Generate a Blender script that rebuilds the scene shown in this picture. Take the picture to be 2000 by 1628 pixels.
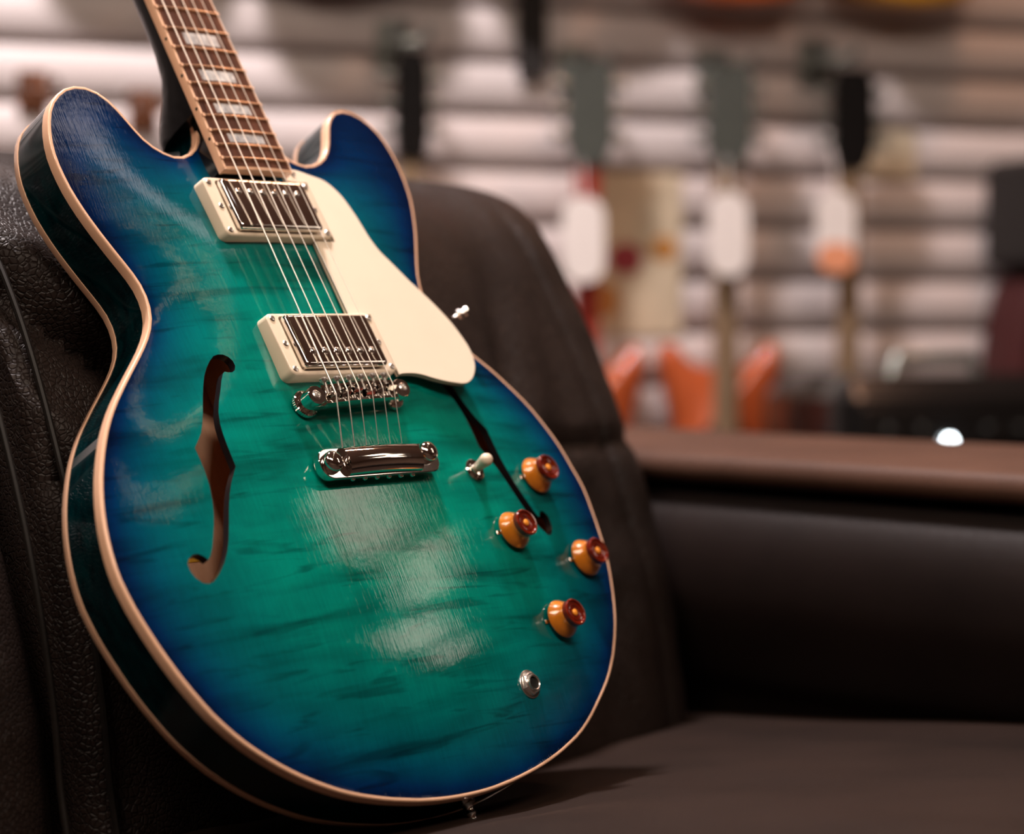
import bpy, bmesh, math, random
import numpy as np
from mathutils import Vector, Matrix, noise
from mathutils.geometry import delaunay_2d_cdt, tessellate_polygon

random.seed(7)
scene = bpy.context.scene
for o in list(bpy.data.objects):
    bpy.data.objects.remove(o, do_unlink=True)
COL = scene.collection
PI = math.pi

# ------------------------------------------------------------------ camera
CAM_H = 0.73
PITCH = math.radians(2.59)
cam_data = bpy.data.cameras.new('camera')
cam = bpy.data.objects.new('camera', cam_data)
COL.objects.link(cam)
cam.location = (0, 0, CAM_H)
cam.rotation_euler = (PI/2 - PITCH, 0, 0)
cam_data.sensor_fit = 'HORIZONTAL'
cam_data.sensor_width = 36.0
cam_data.lens = 36.0*4421.56/2000.0
cam_data.clip_start = 0.02
cam_data.dof.use_dof = True
cam_data.dof.focus_distance = 1.365
cam_data.dof.aperture_fstop = 3.2
cam_data.dof.aperture_blades = 0
scene.camera = cam

# ------------------------------------------------------------------ world and exposure
world = bpy.data.worlds.new('world'); scene.world = world
world.use_nodes = True
bgn = world.node_tree.nodes['Background']
bgn.inputs[0].default_value = (1.0, 0.9, 0.82, 1)
bgn.inputs[1].default_value = 0.02
scene.view_settings.view_transform = 'Standard'
scene.view_settings.look = 'None'
scene.view_settings.exposure = 0.0
scene.view_settings.gamma = 1.0
scene.view_settings.use_curve_mapping = False

# ------------------------------------------------------------------ helpers
def link(name, data, parent=None, loc=(0, 0, 0), rot=(0, 0, 0)):
    o = bpy.data.objects.new(name, data); COL.objects.link(o)
    o.location = loc; o.rotation_euler = rot
    if parent is not None: o.parent = parent
    return o
def tag(o, label=None, cat=None, group=None, kind=None):
    if label: o['label'] = label
    if cat: o['category'] = cat
    if group: o['group'] = group
    if kind: o['kind'] = kind
    return o
def mesh(name, verts, faces, mat=None, smooth=True, sharp=None):
    me = bpy.data.meshes.new(name)
    me.from_pydata([tuple(v) for v in verts], [], [tuple(f) for f in faces])
    me.validate(); me.update()
    bm = bmesh.new(); bm.from_mesh(me)
    bmesh.ops.recalc_face_normals(bm, faces=bm.faces); bm.to_mesh(me); bm.free()
    if mat: me.materials.append(mat)
    if smooth:
        for q in me.polygons: q.use_smooth = True
        me.set_sharp_from_angle(angle=math.radians(sharp if sharp else 40))
    return me
class MB:
    """collects pieces of ONE part"""
    def __init__(s): s.v = []; s.f = []
    def add(s, v, f):
        n = len(s.v); s.v += [tuple(q) for q in v]; s.f += [tuple(i+n for i in q) for q in f]; return s
    def box(s, c, d, ch=0.0):
        cx, cy, cz = c; x, y, z = d[0]/2, d[1]/2, d[2]/2
        if ch <= 0:
            v = [(cx+i*x, cy+j*y, cz+k*z) for k in (-1, 1) for j in (-1, 1) for i in (-1, 1)]
            f = [(0, 2, 3, 1), (4, 5, 7, 6), (0, 1, 5, 4), (2, 6, 7, 3), (0, 4, 6, 2), (1, 3, 7, 5)]
            return s.add(v, f)
        loops = []
        for zz, ins in ((-z, ch), (-z+ch, 0), (z-ch, 0), (z, ch)):
            loops.append([(cx+a, cy+b, cz+zz) for a, b in rrect(2*(x-ins), 2*(y-ins), max(ch*1.2-ins, 1e-5), 3)])
        return s.loft(loops)
    def loft(s, loops, cap0=True, cap1=True, close=False):
        n = len(loops[0]); base = len(s.v)
        for L in loops: s.v += [tuple(q) for q in L]
        m = len(loops)
        for i in range(m if close else m-1):
            a = base+i*n; b = base+((i+1) % m)*n
            for j in range(n):
                k = (j+1) % n; s.f.append((a+j, a+k, b+k, b+j))
        if not close:
            if cap0: s.f.append(tuple(base+j for j in range(n))[::-1])
            if cap1: s.f.append(tuple(base+(m-1)*n+j for j in range(n)))
        return s
    def lathe(s, prof, seg=32, c=(0, 0, 0), axis='z', cap0=True, cap1=True):
        loops = []
        for r, z in prof:
            L = []
            for i in range(seg):
                a = 2*PI*i/seg; x, y = r*math.cos(a), r*math.sin(a)
                if axis == 'z': q = (c[0]+x, c[1]+y, c[2]+z)
                elif axis == 'y': q = (c[0]+x, c[1]+z, c[2]+y)
                else: q = (c[0]+z, c[1]+x, c[2]+y)
                L.append(q)
            loops.append(L)
        return s.loft(loops, cap0, cap1)
    def tube(s, pts, r, seg=8):
        pts = [Vector(q) for q in pts]; loops = []
        up = Vector((0, 0, 1))
        for i, q in enumerate(pts):
            t = (pts[min(i+1, len(pts)-1)]-pts[max(i-1, 0)]).normalized()
            a = t.cross(up)
            if a.length < 1e-4: a = t.cross(Vector((1, 0, 0)))
            a.normalize(); b = a.cross(t)
            rr = r[i] if isinstance(r, (list, tuple)) else r
            loops.append([tuple(q+a*(rr*math.cos(2*PI*j/seg))+b*(rr*math.sin(2*PI*j/seg))) for j in range(seg)])
        return s.loft(loops)
    def sphere(s, c, r, seg=14, rings=8, sc=(1, 1, 1)):
        prof = []
        for i in range(rings+1):
            a = -PI/2+PI*i/rings
            prof.append((max(r*math.cos(a), 1e-5), r*math.sin(a)))
        b = MB().lathe(prof, seg)
        return s.add([(c[0]+x*sc[0], c[1]+y*sc[1], c[2]+z*sc[2]) for x, y, z in b.v], b.f)
    def mm(s):
        s.v = [(x*.001, y*.001, z*.001) for x, y, z in s.v]; return s
    def mesh(s, name, mat, smooth=True, sharp=None): return mesh(name, s.v, s.f, mat, smooth, sharp)
def rrect(w, h, r, n=5):
    out = []
    r = min(r, w/2-1e-6, h/2-1e-6)
    for cx, cy, a0 in ((w/2-r, h/2-r, 0), (-w/2+r, h/2-r, PI/2), (-w/2+r, -h/2+r, PI), (w/2-r, -h/2+r, 1.5*PI)):
        for i in range(n+1):
            a = a0+PI/2*i/n; out.append((cx+r*math.cos(a), cy+r*math.sin(a)))
    return out
def offset(P, d):
    P = np.asarray(P, float); t = np.roll(P, -1, 0)-np.roll(P, 1, 0); t /= np.linalg.norm(t, axis=1)[:, None]
    return P+np.stack([t[:, 1], -t[:, 0]], 1)*d
def area2(P):
    P = np.asarray(P); Q = np.roll(P, -1, 0); return 0.5*np.sum(P[:, 0]*Q[:, 1]-Q[:, 0]*P[:, 1])
def catmull(P, n, closed=True):
    P = [np.array(q, float) for q in P]; N = len(P); out = []
    rng = range(N) if closed else range(N-1)
    for i in rng:
        if closed: a, b, c, d = P[i-1], P[i], P[(i+1) % N], P[(i+2) % N]
        else: a, b, c, d = P[max(i-1, 0)], P[i], P[i+1], P[min(i+2, N-1)]
        for k in range(n):
            t = k/n
            out.append(0.5*((2*b)+(c-a)*t+(2*a-5*b+4*c-d)*t*t+(3*b-a-3*c+d)*t**3))
    if not closed: out.append(P[-1])
    return np.array(out)

# ------------------------------------------------------------------ materials
def newmat(name):
    m = bpy.data.materials.new(name); m.use_nodes = True
    nt = m.node_tree; return m, nt, nt.nodes['Principled BSDF']
def plain(name, col, rough=0.5, metal=0.0, coat=0.0, coat_rough=0.05, noise_amt=0.0, scale=40, bump=0.0, spec=0.5, emit=None, sss=0.0):
    m, nt, b = newmat(name)
    b.inputs['Base Color'].default_value = (*col, 1); b.inputs['Roughness'].default_value = rough
    b.inputs['Metallic'].default_value = metal; b.inputs['Coat Weight'].default_value = coat
    b.inputs['Coat Roughness'].default_value = coat_rough; b.inputs['Specular IOR Level'].default_value = spec
    if sss: b.inputs['Subsurface Weight'].default_value = sss; b.inputs['Subsurface Radius'].default_value = (.004, .002, .001)
    if emit: b.inputs['Emission Color'].default_value = (*emit[0], 1); b.inputs['Emission Strength'].default_value = emit[1]
    if noise_amt or bump:
        tc = nt.nodes.new('ShaderNodeTexCoord'); n = nt.nodes.new('ShaderNodeTexNoise')
        n.inputs['Scale'].default_value = scale; n.inputs['Detail'].default_value = 4
        nt.links.new(tc.outputs['Object'], n.inputs['Vector'])
        if noise_amt:
            r = nt.nodes.new('ShaderNodeValToRGB')
            r.color_ramp.elements[0].position = .3; r.color_ramp.elements[1].position = .7
            r.color_ramp.elements[0].color = tuple(c*(1-noise_amt) for c in col)+(1,)
            r.color_ramp.elements[1].color = tuple(min(1, c*(1+noise_amt)) for c in col)+(1,)
            nt.links.new(n.outputs['Fac'], r.inputs[0]); nt.links.new(r.outputs[0], b.inputs['Base Color'])
        if bump:
            bp = nt.nodes.new('ShaderNodeBump'); bp.inputs['Strength'].default_value = bump; bp.inputs['Distance'].default_value = .002
            nt.links.new(n.outputs['Fac'], bp.inputs['Height']); nt.links.new(bp.outputs[0], b.inputs['Normal'])
    return m
def N(nt, t, **kw):
    n = nt.nodes.new(t)
    for k, v in kw.items(): setattr(n, k, v)
    return n
def mapping(nt, scale, rot=(0, 0, 0), coord='Object'):
    tc = N(nt, 'ShaderNodeTexCoord'); mp = N(nt, 'ShaderNodeMapping')
    mp.inputs['Scale'].default_value = scale; mp.inputs['Rotation'].default_value = rot
    nt.links.new(tc.outputs[coord], mp.inputs['Vector']); return mp
def ramp(nt, src, stops, interp='LINEAR'):
    r = N(nt, 'ShaderNodeValToRGB'); cr = r.color_ramp; cr.interpolation = interp
    while len(cr.elements) < len(stops): cr.elements.new(0.5)
    for e, (pos, c) in zip(cr.elements, stops):
        e.position = pos; e.color = (*c, 1) if len(c) == 3 else c
    nt.links.new(src, r.inputs[0]); return r
def mixc(nt, a, b, fac, mode='MIX'):
    m = N(nt, 'ShaderNodeMix', data_type='RGBA', blend_type=mode)
    for i, s in ((0, fac), (6, a), (7, b)):
        if hasattr(s, 'links') or hasattr(s, 'is_output'): nt.links.new(s, m.inputs[i])
        else: m.inputs[i].default_value = s if i == 0 else (*s, 1)
    return m.outputs[2]

def mat_flame_top():
    m, nt, b = newmat('flamed_maple_teal_burst')
    at = N(nt, 'ShaderNodeAttribute', attribute_name='burst')
    # slight irregularity of the sprayed edge
    mp0 = mapping(nt, (9, 9, 9)); n0 = N(nt, 'ShaderNodeTexNoise'); n0.inputs['Scale'].default_value = 1.0
    nt.links.new(mp0.outputs[0], n0.inputs['Vector'])
    ad = N(nt, 'ShaderNodeMath', operation='MULTIPLY_ADD'); ad.inputs[1].default_value = 0.16
    nt.links.new(n0.outputs['Fac'], ad.inputs[0])
    sb = N(nt, 'ShaderNodeMath', operation='SUBTRACT'); sb.inputs[1].default_value = 0.08
    nt.links.new(at.outputs['Fac'], sb.inputs[0]); nt.links.new(sb.outputs[0], ad.inputs[2])
    base = ramp(nt, ad.outputs[0], BURST)
    # flame: figure across the width, broken streaks
    mp = mapping(nt, (7, 55, 7), (0, 0, math.radians(4)))
    n1 = N(nt, 'ShaderNodeTexNoise'); n1.inputs['Scale'].default_value = 1.0; n1.inputs['Detail'].default_value = 3; n1.inputs['Distortion'].default_value = 0.5
    nt.links.new(mp.outputs[0], n1.inputs['Vector'])
    fl = ramp(nt, n1.outputs['Fac'], [(0.30, (.25, .28, .30)), (0.42, (.72, .74, .75)), (0.54, (1, 1, 1)), (0.75, (1.0, 1.0, 1.0))])
    mp2 = mapping(nt, (17, 140, 17), (0, 0, math.radians(4)))
    n2 = N(nt, 'ShaderNodeTexNoise'); n2.inputs['Scale'].default_value = 1.0; n2.inputs['Detail'].default_value = 2; n2.inputs['Distortion'].default_value = .8
    nt.links.new(mp2.outputs[0], n2.inputs['Vector'])
    f2 = ramp(nt, n2.outputs['Fac'], [(0.30, (.35, .38, .40)), (0.42, (1, 1, 1)), (1, (1, 1, 1))])
    # fine wood fibre, along the neck
    mp3 = mapping(nt, (900, 60, 60)); n3 = N(nt, 'ShaderNodeTexNoise'); n3.inputs['Scale'].default_value = 1.0; n3.inputs['Detail'].default_value = 3
    nt.links.new(mp3.outputs[0], n3.inputs['Vector'])
    f3 = ramp(nt, n3.outputs['Fac'], [(0.3, (.82, .82, .82)), (0.7, (1.1, 1.1, 1.1))])
    # broad blotches
    mp4 = mapping(nt, (24, 30, 24)); n4 = N(nt, 'ShaderNodeTexNoise'); n4.inputs['Scale'].default_value = 1.0; n4.inputs['Detail'].default_value = 4
    nt.links.new(mp4.outputs[0], n4.inputs['Vector'])
    f4 = ramp(nt, n4.outputs['Fac'], [(0.3, (.72, .72, .74)), (0.65, (1.15, 1.15, 1.12))])
    c = mixc(nt, base.outputs[0], fl.outputs[0], 0.8, 'MULTIPLY')
    c = mixc(nt, c, f2.outputs[0], 0.7, 'MULTIPLY')
    c = mixc(nt, c, f3.outputs[0], 0.55, 'MULTIPLY')
    c = mixc(nt, c, f4.outputs[0], 0.8, 'MULTIPLY')
    nt.links.new(c, b.inputs['Base Color'])
    b.inputs['Roughness'].default_value = 0.42; b.inputs['Specular IOR Level'].default_value = 0.0
    b.inputs['Coat Weight'].default_value = 1.0; b.inputs['Coat Roughness'].default_value = 0.04; b.inputs['Coat IOR'].default_value = 1.5
    # the lacquer follows the grain a little
    bp = N(nt, 'ShaderNodeBump'); bp.inputs['Strength'].default_value = 0.24; bp.inputs['Distance'].default_value = .0008
    hm = N(nt, 'ShaderNodeMath', operation='MULTIPLY_ADD'); hm.inputs[1].default_value = 0.22
    nt.links.new(n3.outputs['Fac'], hm.inputs[0]); nt.links.new(n4.outputs['Fac'], hm.inputs[2])
    nt.links.new(hm.outputs[0], bp.inputs['Height'])
    nt.links.new(bp.outputs[0], b.inputs['Coat Normal'])
    return m
def mat_leather(name, col, grain=420, bump=0.5, rough=0.42, fine=True, spec=.28):
    m, nt, b = newmat(name)
    mp = mapping(nt, (1, 1, 1))
    v = N(nt, 'ShaderNodeTexVoronoi', feature='DISTANCE_TO_EDGE'); v.inputs['Scale'].default_value = grain; v.inputs['Randomness'].default_value = 1
    nz = N(nt, 'ShaderNodeTexNoise'); nz.inputs['Scale'].default_value = grain*.35; nz.inputs['Detail'].default_value = 3
    nt.links.new(mp.outputs[0], nz.inputs['Vector'])
    va = N(nt, 'ShaderNodeVectorMath', operation='MULTIPLY_ADD'); va.inputs[1].default_value = (.004, .004, .004)
    nt.links.new(nz.outputs['Color'], va.inputs[0]); nt.links.new(mp.outputs[0], va.inputs[2])
    nt.links.new(va.outputs[0], v.inputs['Vector'])
    hr = ramp(nt, v.outputs['Distance'], [(0.0, (0, 0, 0)), (0.18, (1, 1, 1))])
    bp = N(nt, 'ShaderNodeBump'); bp.inputs['Strength'].default_value = bump; bp.inputs['Distance'].default_value = .0012
    nt.links.new(hr.outputs[0], bp.inputs['Height']); nt.links.new(bp.outputs[0], b.inputs['Normal'])
    n2 = N(nt, 'ShaderNodeTexNoise'); n2.inputs['Scale'].default_value = 7; n2.inputs['Detail'].default_value = 5
    nt.links.new(mp.outputs[0], n2.inputs['Vector'])
    cr = ramp(nt, n2.outputs['Fac'], [(0.3, tuple(c*.75 for c in col)), (0.7, tuple(c*1.25 for c in col))])
    cc = mixc(nt, cr.outputs[0], hr.outputs[0], 0.35, 'MULTIPLY')
    nt.links.new(cc, b.inputs['Base Color']); b.inputs['Roughness'].default_value = rough; b.inputs['Specular IOR Level'].default_value = spec
    return m
def mat_wood(name, c0, c1, scale=(220, 12, 60), rough=.5, coat=0.0, spec=.4):
    m, nt, b = newmat(name); b.inputs['Specular IOR Level'].default_value = spec
    mp = mapping(nt, scale); n = N(nt, 'ShaderNodeTexNoise'); n.inputs['Scale'].default_value = 1; n.inputs['Detail'].default_value = 4; n.inputs['Distortion'].default_value = .4
    nt.links.new(mp.outputs[0], n.inputs['Vector'])
    r = ramp(nt, n.outputs['Fac'], [(0.3, c0), (0.7, c1)]); nt.links.new(r.outputs[0], b.inputs['Base Color'])
    b.inputs['Roughness'].default_value = rough; b.inputs['Coat Weight'].default_value = coat
    return m
def mat_pearl():
    m, nt, b = newmat('pearl_inlay')
    mp = mapping(nt, (260, 110, 100)); n = N(nt, 'ShaderNodeTexNoise'); n.inputs['Scale'].default_value = 1; n.inputs['Detail'].default_value = 2; n.inputs['Distortion'].default_value = 1.2
    nt.links.new(mp.outputs[0], n.inputs['Vector'])
    r = ramp(nt, n.outputs['Fac'], [(0.32, (.24, .24, .25)), (0.55, (.46, .46, .46)), (0.7, (.68, .68, .67))]); nt.links.new(r.outputs[0], b.inputs['Base Color'])
    b.inputs['Roughness'].default_value = .3
    return m
BURST = [(0.0, (0.0, .007, .040)), (0.06, (0.0, .020, .082)), (0.19, (.0, .062, .118)), (0.40, (.0, .122, .136)), (0.70, (.0, .195, .153)), (1.0, (.0, .240, .168))]  # sprayed burst; edge stops darkened further for light fading towards the bottom
M = dict(
 top=mat_flame_top(),
 side=mat_wood('dark_teal_rim', (.0, .004, .006), (.0, .018, .021), (60, 60, 160), .35, .9, spec=0),
 cream=plain('cream_binding', (.80, .48, .31), .35, coat=.5, noise_amt=.04, scale=25),
 ivory=plain('ivory_plastic', (.80, .66, .50), .32, coat=.3, noise_amt=.02, scale=60),
 guard=plain('cream_guard_plastic', (.83, .71, .56), .38, coat=.2, noise_amt=.02, scale=30),
 blackp=plain('black_plastic', (.008, .008, .008), .35),
 inner=mat_wood('bare_inner_wood', (.58, .30, .18), (.78, .50, .34), (90, 14, 60), .75),
 holewall=plain('dark_hole_edge', (.012, .010, .012), .35, coat=.6),
 chrome=plain('nickel_chrome', (.80, .76, .72), .055, 1.0, noise_amt=.03, scale=300),
 satin=plain('satin_nickel', (.82, .77, .72), .26, 1.0, noise_amt=.03, scale=300),
 steel=plain('string_steel', (.86, .80, .74), .36, 1.0, noise_amt=.05, scale=900),
 bronze=plain('fret_nickel', (.86, .60, .42), .25, 1.0, noise_amt=.04, scale=500),
 rosewood=mat_wood('rosewood', (.032, .010, .006), (.125, .043, .022), (260, 16, 60), .55, spec=.15),
 pearl=mat_pearl(),
 neckm=mat_wood('dark_neck_lacquer', (.001, .0015, .002), (.003, .004, .006), (90, 12, 90), .3, .35, spec=.1),
 black=plain('black_paint', (.005, .005, .005), .3, coat=.4),
 amber=plain('amber_knob', (.56, .165, .010), .2, coat=1.0, noise_amt=.16, scale=120),
 ambertop=plain('dark_amber_cap', (.15, .010, .002), .15, coat=1.0, noise_amt=.25, scale=150),
 amberdot=plain('amber_centre', (.85, .30, .03), .25, coat=.6, noise_amt=.05, scale=200),
 hole=plain('jack_bore', (.002, .002, .002), .9),
 label=plain('yellow_label_paper', (.65, .34, .02), .8, noise_amt=.05, scale=80),
 leather=mat_leather('black_brown_leather', (.0165, .0105, .0088), 270, .5, .45, spec=.16),
 leather_seat=mat_leather('seat_leather', (.018, .0100, .0074), 700, .16, .50, spec=.14),
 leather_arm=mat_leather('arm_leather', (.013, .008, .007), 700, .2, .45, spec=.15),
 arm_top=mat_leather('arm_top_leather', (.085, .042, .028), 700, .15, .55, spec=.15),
 piping=plain('leather_piping', (.008, .006, .005), .5, noise_amt=.2, scale=200, spec=.2),
 wood_leg=mat_wood('dark_leg_wood', (.03, .015, .01), (.06, .03, .02)),
)
# ------------------------------------------------------------------ lamps of the room, and panels added for reflections and warm fill (location, size, watts, colour, label, turn)
WARM = (1.0, .82, .67); ROSE = (1.0, .88, .87); AMBR = (1.0, .76, .42)
LAMPS = [
 ((.85, -.10, 2.72), (1.5, .55), 60, WARM, 'bright rectangular ceiling lamp above the front of the sofa', 0.2),
 ((1.30, 1.96, 2.72), (.15, .15), .18, ROSE, 'small square ceiling panel added for a pink reflection on the guitar horn', 0.3),  # added only for the pinkish blob mirrored in the horn
 ((1.40, 1.66, 2.72), (.020, .30), .20, AMBR, 'thin ceiling strip added for reflected streaks on the guitar, the farther one', 0.5),  # this strip and the next two are added to mirror as thin streaks
 ((1.33, 1.36, 2.72), (.020, .30), .20, AMBR, 'thin ceiling strip added for reflected streaks on the guitar, the middle one', -0.2),
 ((1.66, 1.16, 2.72), (.022, .35), .30, AMBR, 'thin ceiling strip added for reflected streaks on the guitar, the nearest one', 0.3),
 ((2.72, 2.08, 2.72), (.50, .32), 2.0, WARM, 'first of four dim ceiling panels added on the right for a pale reflection', 0.1),  # four added panels, broken up so the mirrored patch looks irregular
 ((3.32, 2.26, 2.72), (.50, .30), 2.0, WARM, 'second of four dim ceiling panels added on the right for a pale reflection', -0.15),
 ((3.92, 2.04, 2.72), (.52, .42), 3.0, WARM, 'third of four dim ceiling panels added on the right for a pale reflection', 0.2),
 ((4.50, 2.24, 2.72), (.44, .26), 1.6, WARM, 'outermost of four dim ceiling panels added on the right for a pale reflection', -0.1),
 ((-.9, .1, 2.72), (.12, 1.3), 18, WARM, 'ceiling strip lamp left of the camera, the inner one', 0.4),
 ((-1.3, .1, 2.72), (.12, 1.3), 18, WARM, 'ceiling strip lamp left of the camera, the outer one', 0.4),
 ((-.45, 2.0, 2.72), (.35, .12), 100, ROSE, 'small ceiling lamp in front of the slat wall', .349),
 ((.95, 2.72, 2.72), (.35, .12), 14, (1.0, .52, .32), 'small ceiling lamp added to warm the shadows at the right end of the slat wall', .349),  # added orange fill that turns the wall shadows brown
]
# ================================================================== the room (setting)
WANG = math.atan2(.342, .94)                     # the slat wall runs slightly away to the right
W0 = Vector((-.58, 3.01, 0)); WU = Vector((.94, .342, 0)).normalized(); WN = Vector((WU.y, -WU.x, 0))
def wp(a, d, z): return W0+WU*a+WN*d+Vector((0, 0, z))
m_wall = plain('slat_laminate', (.64, .575, .565), .5, noise_amt=.03, scale=6)
m_groove = plain('slat_groove', (.40, .34, .32), .7, noise_amt=.05, scale=8)
m_room = plain('shop_wall_paint', (.30, .205, .165), .8, noise_amt=.06, scale=3)
m_ceil = plain('ceiling_paint', (.48, .35, .29), .9, noise_amt=.04, scale=4)
m_floor = mat_wood('floor_boards', (.045, .028, .020), (.085, .055, .040), (3, 40, 3), .45)
RL, RH = 4.6, 2.8
wall_back = link('wall_back', MB().box((0.7, .03, RH/2), (2*RL+.6, .06, RH)).mesh('wall_back', m_groove, False), None, W0, (0, 0, WANG))
tag(wall_back, kind='structure')
sl_me = MB().box((0, 0, 0), (2*RL+.5, .016, .061), .003).mesh('slat', m_wall, True, 50)
for i in range(36):
    s = link('slat', sl_me, wall_back, (0.7, -.010, .076*i+.062))
def roombox(name, c, d, mat):
    o = link(name, MB().box((0, 0, 0), d).mesh(name, mat, False), None, wp(*c), (0, 0, WANG)); return tag(o, kind='structure')
roombox('floor', (.7, 3.2, -.03), (10.0, 7.2, .06), m_floor)
roombox('ceiling', (.7, 3.2, RH+.03), (10.0, 7.2, .06), m_ceil)
roombox('wall_left', (.7-RL-.3, 3.4, RH/2), (.06, 6.7, RH), m_room)
roombox('wall_right', (.7+RL+.3, 3.4, RH/2), (.06, 6.7, RH), m_room)
roombox('wall_front', (.7, 6.75, RH/2), (9.7, .06, RH), m_room)

# ceiling lamps and added panels: frame with a luminous panel
def ceiling_lamp(loc, size, watts, col, label, rotz=0.0, drop=.05, tilt=(0, 0)):
    o = link('ceiling_lamp', None, None, loc, (tilt[0], tilt[1], rotz)); tag(o, label, 'ceiling lamp')
    w, h = size
    b = MB()
    for c, d in (((0, h/2+.02, 0), (w+.08, .04, drop)), ((0, -h/2-.02, 0), (w+.08, .04, drop)), ((w/2+.02, 0, 0), (.04, h, drop)), ((-w/2-.02, 0, 0), (.04, h, drop)), ((0, 0, drop/2), (w+.08, h+.08, .01))):
        b.box(c, d)
    link('lamp_frame', b.mesh('lamp_frame', plain('lamp_frame_metal', (.5, .5, .5), .5), False), o)
    L = bpy.data.lights.new('lamp_panel', 'AREA'); L.shape = 'RECTANGLE'; L.size = w; L.size_y = h; L.energy = watts; L.color = col
    link('lamp_panel', L, o, (0, 0, -.004))
    return o
for args in LAMPS: ceiling_lamp(*args)

# ================================================================== the sofa
SEAT0 = CAM_H-.320; KS = .10                     # seat height at the back, rise towards the front
sofa = link('leather_sofa', None, None, (.143, 1.812, 0), (0, 0, math.atan2(.695, .72)))
tag(sofa, 'dark brown leather sofa with a padded back and broad flat arm', 'sofa')
def sof(name, v, f, mat, label=None, sharp=60, parent=None):
    o = link(name, mesh(name, v, f, mat, True, sharp), parent or sofa)
    if label: o['label'] = label
    return o
def gridfaces(nu, nv, wrap=False):
    f = []
    for i in range(nu-1):
        for j in range(nv if wrap else nv-1):
            k = (j+1) % nv; f.append((i*nv+j, i*nv+k, (i+1)*nv+k, (i+1)*nv+j))
    return f
def nz(x, y, z=0): return noise.noise(Vector((x, y, z)))
# --- back cushions; profile is (v forward, H above the seat back line)
prof0 = catmull([(.060, -.03), (.055, .06), (.032, .15), (-.004, .24), (-.052, .33), (-.098, .393), (-.150, .424), (-.205, .428), (-.262, .405), (-.290, .34), (-.270, .20), (-.230, .05), (-.200, -.03), (-.08, -.05)], 10)
prof = catmull([(.105, -.03), (.108, .06), (.090, .15), (.057, .24), (.010, .33), (-.050, .397), (-.128, .427), (-.205, .430), (-.262, .405), (-.290, .34), (-.270, .20), (-.230, .05), (-.200, -.03), (-.08, -.05)], 10)
cen = np.array((-.125, .20))
def cushion(name, u0, u1, r0, r1, lab, s0=.80, s1=.80):
    nu = int((u1-u0)/.006); P = []
    for i in range(nu+1):
        u = u0+(u1-u0)*i/nu
        s = 1.0
        for d, R, smin in ((u-u0, r0, s0), (u1-u, r1, s1)):
            if d < R: s = min(s, smin+(1-smin)*math.sqrt(max(0, 1-(1-d/R)**2)))
        bl = max(0, min(1, (u1-.10-u)/.20 if u1 > -.1 else (u-u0-.10)/.20)); bl = bl*bl*(3-2*bl)
        for q in prof0+(prof-prof0)*bl:
            c = cen+(q-cen)*np.array((s, .8+.2*s if q[1] > .2 else 1.0))
            near = max(0, min(1, (u-u1+.22)/.22)); us = u-.10*max(0, c[1]-.08)*near*near
            front = max(0, min(1, (c[0]+.16)/.08))
            # seams and folds
            dd = -.006*math.exp(-((c[1]-.222)/.006)**2)
            if name and u1 > -.1:
                dd += -.005*math.exp(-((u+.085+.02*(c[1]-.2))/.006)**2)
                dd += .005*math.exp(-((u+.15-.4*(c[1]-.30))/.020)**2)*math.exp(-((c[1]-.28)/.07)**2)
                dd -= .006*math.exp(-((u+.19-.4*(c[1]-.30))/.018)**2)*math.exp(-((c[1]-.28)/.07)**2)
            # diagonal folds by the seam between the two cushions
            for (a, b_, amp, wd, cu, ch) in ((.75, -.300, .016, .018, -.56, .31), (.75, -.345, -.022, .013, -.56, .30), (.9, -.42, .012, .014, -.57, .20), (.6, -.20, -.010, .012, -.54, .36)):
                t = c[1]-(-a*(u+.56)+b_+.62)
                dd += amp*math.exp(-(t/wd)**2)*math.exp(-((u-cu)/.12)**2)
            dd += .006*nz(u*9, c[1]*9)+.0025*nz(u*28, c[1]*28, 3)
            P.append((us, -(c[0]+front*dd), SEAT0+c[1]))
    nv = len(prof); F = gridfaces(nu+1, nv, True)
    F.append(tuple(range(nv))); F.append(tuple(nu*nv+j for j in range(nv)))
    return sof(name, P, F, M['leather'], lab, 50)
c1 = cushion('back_cushion', -.640, -.03, .03, .12, 'back cushion by the arm, behind the guitar', .93, .72)
c2 = cushion('back_cushion', -1.28, -.646, .03, .10, 'back cushion at the near end', .93, .80)
for du in (-.0225, .0105):
    b = MB(); b.tube([(-.640+du, -(q[0]+.003), SEAT0+q[1]) for q in prof[3:62]], .0022, 8)
    o = link('piping', b.mesh('piping', M['piping']), c1)
# --- seat
nu, nvv = 130, 70; P = []
for i in range(nu+1):
    u = -1.62+1.62*i/nu
    for j in range(nvv+1):
        v = -.16+.78*j/nvv
        z = SEAT0+KS*max(v, -.05)
        e = min(1, max(0, (.62-v)/.06)); z -= .05*(1-math.sqrt(max(0, 1-(1-e)**2)))
        z += .004*nz(u*5, v*5, 9)+.0012*nz(u*22, v*10, 4)
        P.append((u, -v, z))
F = gridfaces(nu+1, nvv+1)
n0 = len(P); ed = [i*(nvv+1) for i in range(nu+1)]+[nu*(nvv+1)+j for j in range(1, nvv+1)]+[i*(nvv+1)+nvv for i in range(nu-1, -1, -1)]+[j for j in range(nvv-1, 0, -1)]
for k in ed: x, y, z = P[k]; P.append((x, y, SEAT0-.14))
m_ = len(ed)
for k in range(m_): F.append((ed[k], ed[(k+1) % m_], n0+(k+1) % m_, n0+k))
F.append(tuple(n0+k for k in range(m_)))
sof('seat_cushion', P, F, M['leather_seat'], 'flat dark brown leather seat')
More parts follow.
